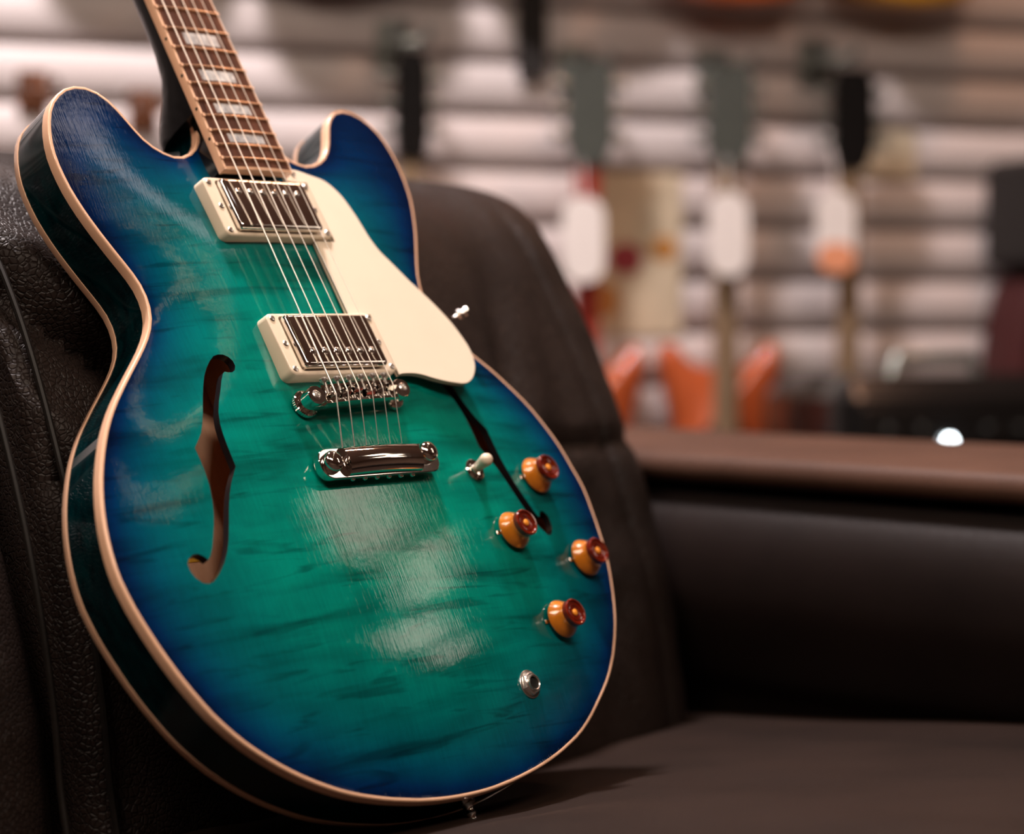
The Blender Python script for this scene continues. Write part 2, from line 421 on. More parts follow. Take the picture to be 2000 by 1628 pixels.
# --- arms
ATOP = CAM_H-.112
def arm(u0, sgn, lab):
    # side panel with a softly bulging inner face
    sec = [(0.012, -.30), (0.012, -.02), (-.010, .04), (-.026, .09), (-.024, .140), (-.004, .174), (.03, .182), (.25, .182), (.275, .165), (.28, -.30)]
    sec = catmull(sec, 4, False)
    b = MB(); b.loft([[(u0+sgn*(a if a > .1 else a+.012*(1-k_)), -v, SEAT0+h_) for a, h_ in sec] for v, k_ in [(-.34, 0)]+[(-.33+.99*t/20, 1) for t in range(21)]+[(.67, 0)]])
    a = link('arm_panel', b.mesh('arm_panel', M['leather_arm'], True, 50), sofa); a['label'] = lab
    lo = []
    for v, ins in ((-.35, .02), (-.34, .006), (-.32, 0), (.66, 0), (.68, .006), (.69, .02)):
        L = []
        for x, y in rrect(.305-2*ins, .022-ins*.4, .010, 5):
            crown = .010*(1-(x/.1525)**2) if y > 0 else 0
            L.append((u0+sgn*(.138+x), -v, ATOP-.011+y+crown))
        lo.append(L)
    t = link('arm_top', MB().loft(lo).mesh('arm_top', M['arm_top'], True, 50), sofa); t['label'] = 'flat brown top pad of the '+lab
arm(0.0, 1, 'arm at the far end')
arm(-1.62, -1, 'arm at the near end')
b = MB().box((-.81, .24, (SEAT0-.14)/2+.12), (2.1, .12, SEAT0+.15), .02)
link('back_frame', b.mesh('back_frame', M['leather_arm']), sofa)
b = MB().box((-.81, -.12, (SEAT0-.14+.10)/2), (1.62, .92, SEAT0-.14-.10), .01)
link('base_frame', b.mesh('base_frame', M['leather_arm']), sofa)
lg = MB().lathe([(.022, 0), (.03, .10)], 16).mesh('leg', M['wood_leg'])
for u in (-1.55, -.07):
    for v in (-.20, .50): link('leg', lg, sofa, (u, -v, 0))
# ================================================================== the guitar
# guitar frame in millimetres: x across (treble +), y along the neck, z out of the top; rim of the top at z = 0
GR = Matrix(((0.67102123, -0.37383562, 0.64029481), (-0.03350553, -0.87799187, -0.47750148), (0.74068069, 0.29896021, -0.60167674)))
GT = Vector((-110.305, -0.911, 1407.358))
sp, cp = math.sin(PITCH), math.cos(PITCH)
C2W = Matrix(((1, 0, 0), (0, -sp, cp), (0, -cp, -sp)))      # camera (right, down, forward) to world
BASE = Vector((0, -252, -41))
gm = (C2W @ GR).to_4x4()
gm.translation = C2W @ ((GR @ BASE + GT)*.001) + Vector((0, 0, CAM_H))
guitar = link('electric_guitar', None)
guitar.matrix_world = gm
tag(guitar, 'glossy teal and blue flame-top semi-hollow electric guitar leaning on the sofa', 'guitar')
GL = {}
def gp(name, me, parent=None, loc=(0, 0, 0), rot=(0, 0, 0), label=None):
    base = Vector(GL[parent.name]) if parent is not None else BASE
    o = link(name, me, parent if parent is not None else guitar, (Vector(loc)-base)*.001, rot)
    GL[o.name] = tuple(loc)
    if label: o['label'] = label
    return o

INNER = [(-18.2,215.3),(-18.9,207.3),(-22.1,200.0),(-27.4,194.1),(-33.9,189.4),(-41.3,186.4),(-49.2,186.2),(-56.7,188.9),(-63.5,193.1),(-69.1,198.8),(-73.4,205.6),(-77.1,212.6),(-81.1,219.6),(-85.8,226.0),(-92.0,231.1),(-99.5,233.8),(-107.4,233.8),(-115.0,231.3),(-121.7,226.9),(-127.5,221.4),(-132.1,214.9),(-135.5,207.6),(-138.1,200.1),(-140.0,192.3),(-141.0,184.3),(-141.0,176.3),(-140.3,168.4),(-139.1,160.5),(-137.2,152.7),(-134.9,145.0),(-132.2,137.5),(-129.2,130.0),(-126.0,122.7),(-122.7,115.4),(-119.3,108.2),(-116.0,100.9),(-113.5,93.3),(-112.5,85.3),(-113.0,77.4),(-115.1,69.7),(-118.7,62.5),(-123.3,56.0),(-128.5,49.9),(-134.0,44.1),(-139.6,38.4),(-145.3,32.7),(-150.9,27.0),(-156.4,21.2),(-161.9,15.3),(-167.1,9.2),(-171.9,2.9),(-176.5,-3.7),(-180.6,-10.5),(-184.5,-17.6),(-188.1,-24.7),(-191.4,-32.0),(-194.3,-39.4),(-196.9,-47.0),(-199.1,-54.7),(-200.9,-62.5),(-202.3,-70.4),(-203.2,-78.4),(-203.7,-86.4),(-203.5,-94.3),(-202.4,-102.3),(-201.0,-110.2),(-199.1,-117.9),(-196.9,-125.6),(-194.5,-133.3),(-191.9,-140.9),(-189.0,-148.3),(-185.9,-155.7),(-182.4,-162.9),(-178.8,-170.0),(-174.8,-177.0),(-170.2,-183.6),(-165.3,-189.9),(-160.0,-195.9),(-154.3,-201.5),(-148.3,-206.8),(-142.1,-211.8),(-135.6,-216.5),(-128.9,-220.9),(-122.0,-224.9),(-114.9,-228.6),(-107.7,-232.1),(-100.3,-235.1),(-92.7,-237.7),(-85.0,-240.0),(-77.3,-242.1),(-69.5,-243.9),(-61.6,-245.5),(-53.8,-247.0),(-45.8,-248.1),(-37.9,-249.0),(-29.9,-249.6),(-21.9,-250.0),(-13.9,-250.2),(-5.9,-250.2),(2.1,-250.0),(10.1,-249.5),(18.1,-248.7),(26.0,-247.8),(33.9,-246.6),(41.8,-245.3),(49.7,-243.8),(57.5,-242.1),(65.3,-240.1),(73.0,-237.9),(80.6,-235.4),(88.1,-232.7),(95.6,-229.8),(102.8,-226.4),(109.8,-222.5),(116.6,-218.3),(123.2,-213.7),(129.7,-209.1),(136.2,-204.3),(142.5,-199.4),(148.5,-194.1),(154.1,-188.4),(159.5,-182.5),(164.4,-176.2),(169.1,-169.7),(173.5,-163.0),(177.5,-156.1),(181.1,-148.9),(184.4,-141.6),(187.4,-134.2),(190.2,-126.7),(192.7,-119.1),(194.7,-111.4),(196.2,-103.5),(197.4,-95.6),(198.4,-87.6),(199.2,-79.7),(200.0,-71.7),(200.2,-63.7),(199.2,-55.8),(197.6,-47.9),(196.2,-40.0),(194.5,-32.2),(192.1,-24.6),(189.0,-17.2),(185.8,-9.9),(182.2,-2.7),(178.0,4.1),(173.3,10.6),(168.4,16.9),(163.4,23.2),(158.1,29.2),(152.4,34.8),(146.7,40.4),(141.2,46.2),(135.8,52.1),(130.7,58.3),(126.4,65.1),(123.4,72.5),(121.9,80.3),(122.2,88.3),(123.6,96.2),(125.9,103.9),(129.0,111.2),(132.4,118.5),(135.8,125.7),(139.2,133.0),(142.3,140.3),(145.1,147.9),(147.7,155.4),(149.9,163.1),(151.4,171.0),(152.2,178.9),(152.4,187.0),(152.0,194.9),(151.0,202.9),(149.1,210.7),(145.9,218.0),(141.3,224.5),(135.3,229.8),(128.1,233.2),(120.2,234.2),(112.5,232.1),(106.2,227.2),(101.5,220.8),(98.0,213.6),(94.5,206.4),(90.2,199.6),(84.7,193.8),(78.0,189.5),(70.6,186.5),(62.7,185.6),(54.9,187.5),(51.3,189.3)]
INNER = [(x, y) for x, y in INNER] + [(40, 198), (30, 206), (22, 214)]
FH = [(-106.1,12.2),(-102.4,19.8),(-98.7,26.4),(-94.6,31.9),(-90.5,36.3),(-86.5,39.4),(-82.9,40.3),(-79.4,39.8),(-76.5,37.9),(-74.7,34.8),(-74.5,31.5),(-76.2,28.4),(-78.6,27.1),(-81.8,27.4),(-83.6,28.1),(-85.6,26.6),(-88.3,22.6),(-92,16),(-96.5,8.5),(-100.2,1),(-102.5,-6.6),(-103.4,-12.7),(-103.9,-19.4),(-104.1,-27),(-104.2,-35.3),(-107.9,-40.3),(-111.8,-45.5),(-115.8,-52.3),(-120,-61),(-124,-70.6),(-128.1,-80.1),(-131.8,-87),(-136.6,-93.7),(-141.9,-99.2),(-147.2,-103.3),(-150.6,-104.2),(-154.3,-103.1),(-157.7,-99.6),(-159.5,-95),(-159.7,-90.6),(-157.7,-87.6),(-154.4,-85.6),(-150.8,-85.7),(-147.9,-87.6),(-145.8,-90.3),(-143.3,-87.8),(-140.4,-83.3),(-137,-76.3),(-133.7,-69.3),(-130.9,-62.1),(-128.8,-54.8),(-126.9,-45.8),(-125.9,-36.5),(-125.8,-27.5),(-126,-20.4),(-121.7,-15.8),(-117.6,-11.1),(-114.2,-5.3),(-110.6,2.1)]
FH_R = [(104+(-x-104)*.77, y*.94) for x, y in FH][::-1]
if area2(INNER) < 0: INNER = INNER[::-1]
INN = np.array(INNER)
OUT = offset(INN, 2.2)

# arch of the carved plate: smooth dome over the outline
gstep = 3.0
gx = np.arange(-222, 223, gstep); gy = np.arange(-267, 253, gstep)
GX, GY = np.meshgrid(gx, gy)
def inpoly(px, py, P):
    r = np.zeros(np.shape(px), bool); x0, y0 = P[-1]
    for x1, y1 in P:
        c = (y0 > py) != (y1 > py)
        xi = (x1-x0)*(py-y0)/((y1-y0) if y1 != y0 else 1e-9)+x0
        r ^= c & (px < xi); x0, y0 = x1, y1
    return r
MSK = inpoly(GX, GY, INN)
phi = np.zeros(GX.shape)
for it in range(5000):
    n_ = np.zeros_like(phi)
    n_[1:-1, 1:-1] = (phi[:-2, 1:-1]+phi[2:, 1:-1]+phi[1:-1, :-2]+phi[1:-1, 2:]+1)*.25
    phi = n_*MSK
phi /= phi.max()
ARCH = 14.0
def bil(F, x, y):
    fx = (x-gx[0])/gstep; fy = (y-gy[0])/gstep
    i = min(max(int(fx), 0), len(gx)-2); j = min(max(int(fy), 0), len(gy)-2); a = fx-i; b = fy-j
    return F[j, i]*(1-a)*(1-b)+F[j, i+1]*a*(1-b)+F[j+1, i]*(1-a)*b+F[j+1, i+1]*a*b
HF = ARCH*(0.3*phi+0.7*phi*phi*(3-2*phi))
# light blur so the lacquer reflects without grid steps
for it in range(3):
    HB = HF.copy(); HB[1:-1, 1:-1] = (HF[:-2, 1:-1]+HF[2:, 1:-1]+HF[1:-1, :-2]+HF[1:-1, 2:]+4*HF[1:-1, 1:-1])/8
    HF = np.where(MSK, HB, 0)
GYg, GXg = np.gradient(HF, gstep)
def hz(x, y): return float(bil(HF, x, y))

def plate(holes):
    pts = []; edges = []
    def ring(P):
        b = len(pts); pts.extend(Vector((float(x), float(y))) for x, y in P); n = len(P)
        edges.extend((b+i, b+(i+1) % n) for i in range(n))
    ring(INN)
    for H_ in holes: ring(H_)
    nb = len(pts)
    allb = np.array([(v.x, v.y) for v in pts])
    cx, cy = np.meshgrid(np.arange(-210, 211, 5.0), np.arange(-255, 240, 5.0))
    cx = cx+np.where(np.arange(cx.shape[0]) % 2, 2.5, 0)[:, None]
    cand = np.stack([cx.ravel(), cy.ravel()], 1)
    def far(Q, lim):
        ok = inpoly(Q[:, 0], Q[:, 1], INN)
        for H_ in holes: ok &= ~inpoly(Q[:, 0], Q[:, 1], H_)
        Q = Q[ok]
        dm = np.min((Q[:, None, 0]-allb[None, :, 0])**2+(Q[:, None, 1]-allb[None, :, 1])**2, axis=1)
        return Q[dm > lim]
    for x, y in far(cand, 7): pts.append(Vector((x, y)))
    # two rings close to the rim for the recurve
    for d in (-2.0, -4.5):
        for x, y in far(offset(INN, d)[::2], 2.5): pts.append(Vector((x, y)))
    v, e, f, *_ = delaunay_2d_cdt(pts, edges, [], 0, 1e-4)
    cc = np.array([[sum(v[i].x for i in t)/3, sum(v[i].y for i in t)/3] for t in f])
    ok = inpoly(cc[:, 0], cc[:, 1], INN)
    for H_ in holes: ok &= ~inpoly(cc[:, 0], cc[:, 1], H_)
    tris = [tuple(t) for t, k in zip(f, ok) if k]
    return [(q.x, q.y) for q in v], tris
v2, tr = plate([FH, FH_R])
me = bpy.data.meshes.new('body_top')
tr2 = []
for t in tr:
    a, b_, c = (v2[i] for i in t[:3])
    tr2.append(t if (b_[0]-a[0])*(c[1]-a[1])-(b_[1]-a[1])*(c[0]-a[0]) > 0 else t[::-1])
me.from_pydata([(x*.001, y*.001, hz(x, y)*.001) for x, y in v2], [], tr2); me.update()
me.materials.append(M['top'])
for q in me.polygons: q.use_smooth = True
att = me.attributes.new('burst', 'FLOAT', 'POINT')
for i, (x, y) in enumerate(v2): att.data[i].value = float(bil(phi, x, y))
nrm = []
for x, y in v2:
    n = Vector((-float(bil(GXg, x, y)), -float(bil(GYg, x, y)), 1)).normalized(); nrm.append(n)
me.normals_split_custom_set_from_vertices(nrm)
top = gp('body_top', me, label='flamed maple top fading from teal green to blue at the edge')
for H_, nm in ((FH, 'f_hole_edge'), (FH_R, 'f_hole_edge')):
    b = MB(); L1 = [(x, y, hz(x, y)+.02) for x, y in H_]; L2 = [(x, y, hz(x, y)-5.5) for x, y in H_]
    b.loft([L1, L2], False, False).mm()
    gp(nm, b.mesh(nm, M['holewall']), top, label='dark cut edge of an f-hole')
# rims and bindings
def wall(name, mat, rows, label=None, cap=False):
    b = MB(); b.loft([[(x, y, z) for (x, y) in P] for P, z in rows], False, False).mm()
    return gp(name, b.mesh(name, mat, sharp=60), label=label)
O05 = offset(INN, 1.7)
wall('body_rim', M['side'], [(O05, -6.5), (O05, -36.5)], 'dark teal glossy side of the body')
wall('front_binding', M['cream'], [(INN, 0.0), (INN+(OUT-INN)*.55, .25), (INN+(OUT-INN)*.85, -.1), (OUT, -.9), (OUT, -6.6), (O05, -6.6)], 'cream front binding')
wall('back_binding', M['cream'], [(O05, -36.0), (OUT, -36.0), (OUT, -40.2), (INN+(OUT-INN)*.7, -41), (INN, -41)], 'cream back binding')
vb, tb = plate([])
b = MB().add([(x, y, -41-hz(x, y)*.55) for x, y in vb], tb).mm()
gp('body_back', b.mesh('body_back', M['side']))
b = MB().add([(x, y, -37) for x, y in vb], tb)
b.add([(x, y, hz(x, y)-5.2) for x, y in v2], tr)
LIN = offset(INN, -1.0)
b.loft([[(x, y, -37) for x, y in LIN], [(x, y, -5) for x, y in LIN]], False, False).mm()
inn = gp('body_interior', b.mesh('body_interior', M['inner']), label='bare brown wood seen through the f-holes')
b = MB().box((-58, -20, -20), (4, 400, 33)).box((58, -20, -20), (4, 400, 33)).mm()
gp('centre_block', b.mesh('centre_block', M['inner']), inn)
b = MB().box((-128, -62, -36.6), (34, 22, .4)).mm()
gp('interior_label', b.mesh('interior_label', M['label']), inn, label='yellow paper label inside the body')

# ---------------- neck, board, frets
NUT = 628.65
def fy(n): return NUT/2**(n/12)
BEND = 168.0
def bw(y): return 43.5+(57.5-43.5)*(NUT-y)/(NUT-BEND)
def bz(y): return 19.3-0.054*(y-176)          # centre line of the board surface
def camber(x, R=305.0): return -(x*x)/(2*R)
ys = [BEND+1.6+(NUT-3-BEND-1.6)*i/60 for i in range(61)]
b = MB(); loops = []
for y in ys:
    w = bw(y)/2-1.6
    L = [(-w+2*w*k/10, y, bz(y)+camber(-w+2*w*k/10)) for k in range(11)]
    L += [(w, y, bz(y)-6.2), (-w, y, bz(y)-6.2)]
    loops.append(L)
b.loft(loops).mm()
board = gp('fretboard', b.mesh('fretboard', M['rosewood']), label='brown rosewood fingerboard')
b = MB()
for s in (-1, 1):
    loops = []
    for y in [BEND, BEND+1.6]+ys[1:]+[NUT-2]:
        w0 = bw(y)/2; z = bz(y)+camber(w0)
        loops.append([(s*(w0-1.7), y, z+.05), (s*(w0-.5), y, z+.02), (s*w0, y, z-.5), (s*w0, y, z-6.4), (s*(w0-1.7), y, z-6.4)])
    b.loft(loops)
w0 = bw(BEND)/2
b.loft([[(-w0+2*w0*k/10, BEND, bz(BEND)+camber(-w0+2*w0*k/10)-.3) for k in range(11)]+[(w0, BEND, bz(BEND)-6.9), (-w0, BEND, bz(BEND)-6.9)],
        [(-w0+2*w0*k/10, BEND+1.9, bz(BEND)+camber(-w0+2*w0*k/10)+.06) for k in range(11)]+[(w0, BEND+1.9, bz(BEND)-6.9), (-w0, BEND+1.9, bz(BEND)-6.9)]])
for n in range(1, 23):
    y = fy(n); w = bw(y)/2-1.0
    for s in (-1, 1): b.box((s*w, y, bz(y)+camber(w)+.35), (2.0, 2.2, 1.3))
b.mm()
gp('board_binding', b.mesh('board_binding', M['cream'], sharp=50), label='cream fingerboard binding')
for n in range(1, 23):
    y = fy(n); w = bw(y)/2-1.9; loops = []
    for k in range(13):
        x = -w+2*w*k/12; z = bz(y)+camber(x)-.1
        loops.append([(x, y+1.1*math.cos(a), z+1.2*math.sin(a)) for a in [PI*j/6 for j in range(7)]])
    bb = MB().loft(loops).mm()
    gp('fret', bb.mesh('fret', M['bronze'], sharp=70), board)
for n in (1, 3, 5, 7, 9, 12, 15, 17, 19, 21):
    y1, y0 = fy(n-1), fy(n); c = (y0+y1)/2; hh = (y1-y0)*.60/2; w = bw(c)*.53/2
    loops = []
    for k in range(9):
        x = -w+2*w*k/8; z = bz(c)+camber(x)
        loops.append([(x, c-hh, bz(c-hh)+camber(x)+.09), (x, c+hh, bz(c+hh)+camber(x)+.09), (x, c+hh, z-1), (x, c-hh, z-1)])
    gp('block_inlay', MB().loft(loops).mm().mesh('block_inlay', M['pearl']), board)
dotm = MB().lathe([(1.15, -.3), (1.15, .12), (.9, .18)], 12, axis='x').mm().mesh('side_dot', M['black'])
for n in (3, 5, 7, 9, 12, 15, 17, 19, 21):
    c = (fy(n)+fy(n-1))/2
    gp('side_dot', dotm, board, (-bw(c)/2, c, bz(c)-3.4), (0, 0, PI))
# neck wood with heel
b = MB(); loops = []
for y, dep, tw, sq in [(170, 20, 1.0, .05), (192, 20, 1.0, .05), (201, 20, .76, .05), (215, 20, .76, .05), (216, 52, .90, .35), (224, 52, .90, .35), (233, 46, .92, .45), (243, 37, .95, .65), (256, 29.5, .98, .9), (272, 25.5, 1, 1), (300, 23.5, 1, 1), (400, 22, 1, 1), (520, 21, 1, 1), (628, 20, 1, 1)]:
    w = bw(y)/2-.4; z0 = bz(y)+camber(w)-6.1; L = []
    if y < 215.5: dep = max(4, z0-hz(0, y)+3)
    for k in range(17):
        a = PI*k/16; cx = math.cos(a); sx = math.sin(a)
        e = .25+.75*sq
        X = math.copysign(abs(cx)**e, cx)*w*(1-(1-tw)*sx); Z = z0-dep*(sx**(.35+.45*sq))
        if y < 215.5: X = math.copysign(abs(cx)**.12, cx)*(w-.6)*tw; Z = z0-dep*(1 if 0 < k < 16 else 0)
        L.append((X, y, Z))
    loops.append(L)
b.loft(loops).mm()
neck = gp('neck', b.mesh('neck', M['neckm'], sharp=50), label='near-black lacquered neck and heel')
# headstock, nut, tuners (beyond the top of the photograph)
hp = [(-21.5, 0), (-24, 30), (-36, 60), (-38, 110), (-36, 150), (-40, 175), (-14, 182), (0, 174), (14, 182), (40, 175), (36, 150), (38, 110), (36, 60), (24, 30), (21.5, 0)]
ct, st = math.cos(math.radians(17)), math.sin(math.radians(17))
zn = bz(NUT)-3
def hs(x, y, z): return (x, NUT+y*ct+z*st, zn-y*st+z*ct)
b = MB(); b.loft([[hs(x, y, 0) for x, y in hp], [hs(x, y, -14) for x, y in hp]]).mm()
head = gp('headstock', b.mesh('headstock', M['black'], sharp=30))
b = MB().box((0, NUT-.5, bz(NUT)-1), (43, 5, 9), .8).mm(); gp('nut', b.mesh('nut', M['ivory']))
tb_ = MB().lathe([(4.6, 0), (4.6, 2), (3, 3), (3, 9), (3.6, 10)], 16).mm().mesh('tuner_post', M['chrome'])
kb = MB().lathe([(2, 0), (2, 6), (5, 8), (9, 12), (9, 18), (5, 22)], 16, axis='x').mm().mesh('tuner_button', M['ivory'])
posts = {}
for s in (-1, 1):
    for k in range(3):
        q = hs(s*(24 if k == 0 else 25), 45+42*k, 0)
        o = gp('tuner', tb_, None, q, (-math.radians(17), 0, 0)); posts[(s, k)] = q
        gp('tuner_button', kb, o, (q[0], q[1], q[2]), (0, 0, 0 if s > 0 else PI)).location = (s*.012, 0, -.010)

# ---------------- pickups
def ringz(y): return 13.85+.0752*(143-y)
def ringplane(L, dz, yc): return [(x, yc+y, ringz(yc+y)+dz) for x, y in L]
screw = MB().lathe([(2.1, -1.0), (2.1, .3), (1.6, .85), (.5, 1.0)], 14).mm().mesh('ring_screw', M['satin'])
pole = MB().lathe([(2.5, -.5), (2.5, .35), (2.0, .95), (1.0, 1.25), (.2, 1.3)], 16).mm().mesh('pole_screw', M['chrome'])
for yc, py, nm in ((143.0, 8.6, 'neck'), (39.6, -8.6, 'bridge')):
    o_ = rrect(90, 45, 4.5); i_ = rrect(72, 40, 2.5)
    zb = min(hz(-44, yc-22), hz(-44, yc+22), hz(0, yc-22), hz(0, yc+22))
    b = MB()
    low = [(x*1.012, yc+y*1.012, hz(x*.95, yc+y*.95)-.6) for x, y in o_]
    b.loft([low, ringplane(o_, -1.2, yc), ringplane(rrect(89.0, 44.0, 4.2), -.3, yc), ringplane(rrect(87.6, 42.6, 3.8), 0, yc), ringplane(i_, 0, yc), ringplane(i_, -5, yc)], False, False).mm()
    rg = gp('pickup_ring', b.mesh('pickup_ring', M['ivory'], sharp=50), label='cream plastic mounting ring of the %s pickup' % nm)
    for sx in (-1, 1):
        for sy in (-1, 1):
            x, y = sx*41.0, yc+sy*18.4
            gp('ring_screw', screw, rg, (x, y, ringz(y)))
        gp('ring_screw', screw, rg, (sx*39.5, yc, ringz(yc)))
    b = MB()
    cov = lambda w, h, r, dz: ringplane(rrect(w, h, r), dz, yc)
    b.loft([cov(70, 38, 2.6, -8), cov(70, 38, 2.6, 2.6), cov(69.4, 37.4, 2.4, 3.9), cov(67.6, 35.6, 2.0, 4.8), cov(65.6, 33.6, 1.6, 5.0)]).mm()
    pk = gp('humbucker_cover', b.mesh('humbucker_cover', M['chrome'], sharp=60), label='polished metal cover of the %s pickup' % nm)
    for k in range(6):
        gp('pole_screw', pole, pk, (-25+10*k, yc+py, ringz(yc+py)+4.9), (0.075, 0, 0))

# ---------------- pickguard
PG = [(39.3,177.6),(44.8,176.7),(53.4,173.8),(62,170.9),(67,167.5),(71.1,162.4),(74.2,156.6),(76.4,149.3),(78.2,141.4),(79.4,133.4),(80.9,123.6),(83.9,113.9),(88.5,106.1),(93.2,98.3),(98.5,89.3),(104.6,80.6),(110.5,71.5),(115.1,63.2),(119.0,54.9),(121.6,46.5),(123.3,39),(123.5,31.5),(121.7,24),(118.4,18.2),(113.5,13.1),(108.2,9.8),(102,8.4),(92.2,9.6),(84.3,11.2),(76.8,13.2),(69.5,15.6),(61.8,17.2),(51.7,17.4),(47.5,16.6)]
PGL = [(47.5, 62.5), (28.8, 62.5), (30.2, 119.5), (47.5, 119.5), (47.5, 167), (31, 168), (31.2, 178.2)]
cur = catmull(PG, 3, False)
PGF = np.vstack([cur, np.array(PGL)])
if area2(PGF) < 0: PGF = PGF[::-1]
def gz(y): return ringz(y)-2.5
def slab(P, z0, z1, ch=0.0):
    n = len(P); Q = offset(P, -ch) if ch else P
    v = [(x, y, gz(y)+z0) for x, y in P]+[(x, y, gz(y)+z1-ch) for x, y in P]+[(x, y, gz(y)+z1) for x, y in Q]
    f = [(i, (i+1) % n, n+(i+1) % n, n+i) for i in range(n)]+[(n+i, n+(i+1) % n, 2*n+(i+1) % n, 2*n+i) for i in range(n)]
    t3 = tessellate_polygon([[Vector((x, y, 0)) for x, y in Q]])
    f += [tuple(2*n+i for i in t) for t in t3]+[tuple(i for i in t) for t in t3]
    return MB().add(v, f).mm()
guard = gp('pickguard', slab(PGF, -1.1, 0, .12).mesh('pickguard', M['guard'], sharp=30), label='cream pickguard with black and cream edge layers')
for z0, z1, mt in ((-2.0, -1.1, 'blackp'), (-3.4, -2.0, 'ivory'), (-4.3, -3.4, 'blackp')):
    gp('pickguard_ply', slab(PGF, z0, z1).mesh('pickguard_ply', M[mt], sharp=30), guard)
gp('guard_screw', screw, guard, (38.5, 173.5, gz(173.5)))
b = MB().tube([(112, 58, 12), (124, 62, 8), (138, 67, 7)], 1.3).box((126, 63, 5), (6, 8, 10), 1).mm()
br = gp('guard_bracket', b.mesh('guard_bracket', M['chrome']), label='metal pickguard bracket at the waist')
b = MB().lathe([(1.4, 0), (1.4, 2.5), (3.6, 3.3), (4.0, 5.4), (2.4, 6.6), (2.4, 8), (3.4, 8.8), (3.4, 10.8), (1, 11.6)], 18, axis='x').mm()
gp('bracket_nut', b.mesh('bracket_nut', M['satin']), br, (136, 66, 7), (0, -.5, .25))

# ---------------- bridge
BY0, BY1 = 0.5, 3.5           # slight slant, bass end lower
def byx(x): return BY0+(x+37)/74*(BY1-BY0)
sl = math.atan2(BY1-BY0, 74)
def bloc(x, y, z):            # bridge local to guitar
    c, s = math.cos(sl), math.sin(sl); return (x*c-y*s, (BY0+BY1)/2+x*s+y*c, z)
def stad(L, W, n=10):
    r = W/2; h = L/2-r; out = []
    for i in range(n+1): a = -PI/2+PI*i/n; out.append((h+r*math.cos(a), r*math.sin(a)))
    for i in range(n+1): a = PI/2+PI*i/n; out.append((-h+r*math.cos(a), r*math.sin(a)))
    return out
b = MB()
b.loft([[bloc(x, y, z) for x, y in stad(L, W)] for L, W, z in ((86, 11.5, 17.2), (87, 12.5, 18), (87, 12.5, 24.2), (86.4, 11.9, 24.8))])
def chev(x): return 1.2*(1-(x/30.0)**2)
xs = [-31+62*k/16 for k in range(17)]
for y0, y1 in ((-6.2, -4.6), (4.6, 6.2)):
    b.loft([[bloc(x, y0, 24), bloc(x, y1, 24), bloc(x, y1, 27.6+chev(x)), bloc(x, y0, 27.6+chev(x))] for x in xs])
for s in (-1, 1):
    b.loft([[bloc(s*36.8+x, y, z) for x, y in stad(13.5+dd, 12.4+dd)] for dd, z in ((0, 24), (0, 27.6), (-.8, 28.2))])
b.mm()
bridge = gp('tune_bridge', b.mesh('tune_bridge', M['chrome'], sharp=22), label='chrome bridge with six adjustable saddles')
sx_ = [-25.0+.6+10.3*k for k in range(6)]
sadl = MB().loft([[(x, y, z) for y, z in ((-2.6, 0), (2.6, 0), (2.6, 1.5), (.6, 4.8), (-.6, 4.8), (-2.6, 1.5))] for x in (-3.6, 3.6)]).mm().mesh('saddle', M['chrome'], sharp=25)
ssc = MB().lathe([(1.2, -9), (1.2, 3), (1.2, 4), (2.6, 4.2), (2.8, 5.0), (2.8, 6.2), (1.6, 6.9), (.4, 7)], 14, axis='y').mm().mesh('saddle_screw', M['satin'], sharp=40)
for k in range(6):
    x = sx_[k]; dy = (-1.6, -.4, .8, -1.2, .2, 1.4)[k]
    gp('saddle', sadl, bridge, bloc(x, dy, 25.6+chev(x)*.7), (0, 0, sl))
    gp('saddle_screw', ssc, bridge, bloc(x-1.6, 4.2, 26.6+chev(x)*.7), (math.radians(8), 0, sl))
post = MB().lathe([(3.1, 0), (3.1, .5), (2.3, .9), (2.1, .4), (.6, .3)], 18).mm().mesh('post_screw', M['satin'], sharp=30)
tw = []
for i in range(72):
    a = 2*PI*i/72; tw.append((a, 9.0 if i % 2 else 8.55))
b = MB(); b.loft([[(r*f*math.cos(a), r*f*math.sin(a), z) for a, r in tw] for f, z in ((.9, 0), (1, .5), (1, 3.0), (.9, 3.5))])
b.lathe([(3, -8), (3, 0.1)], 14).mm()
twm = b.mesh('thumbwheel', M['chrome'], sharp=25)
for s in (-1, 1):
    gp('post_screw', post, bridge, bloc(s*37.5, 0, 28.0)); gp('thumbwheel', twm, bridge, bloc(s*37.5, 0, 14.2+.0))
# ---------------- tailpiece
TY = -41.5
def ts(x0): return 1
b = MB()
b.loft([[(x, TY-1.5+y, z) for x, y in rrect(100+d, 20+d, 8.5+d/2, 7)] for d, z in ((-3, 15.4), (-.6, 16.2), (0, 17.2), (0, 21.6), (-1.0, 22.1))])
loops = []
for x in [-31+62*k/20 for k in range(21)]:
    bow = 1.1*(1-(x/31)**2); L = []
    for j in range(15):
        a = PI*j/14; L.append((x, TY-1.2+9.4*math.cos(a)+bow*.5, 21.4+(6.6+bow)*math.sin(a)**.8))
    L += [(x, TY-10.9, 17.4), (x, TY+8.2, 17.4)]
    loops.append(L)
b.loft(loops)
b.mm()
tail = gp('stop_tailpiece', b.mesh('stop_tailpiece', M['chrome'], sharp=24), label='polished chrome stop tailpiece')
b = MB().lathe([(4.6, -12), (4.6, 0), (6.6, .2), (6.9, 1.2), (6.7, 3.4), (5.6, 5.2), (3.2, 6.1), (.5, 6.3)], 26).mm()
stud = b.mesh('tailpiece_stud', M['chrome'], sharp=50)
slot = MB().box((0, 0, 6.6), (2.0, 14, 1.6)).mm().mesh('stud_slot', M['blackp'], False)
ball = MB().sphere((0, 0, 0), 2.1, 10, 6).mm().mesh('string_ball', M['chrome'])
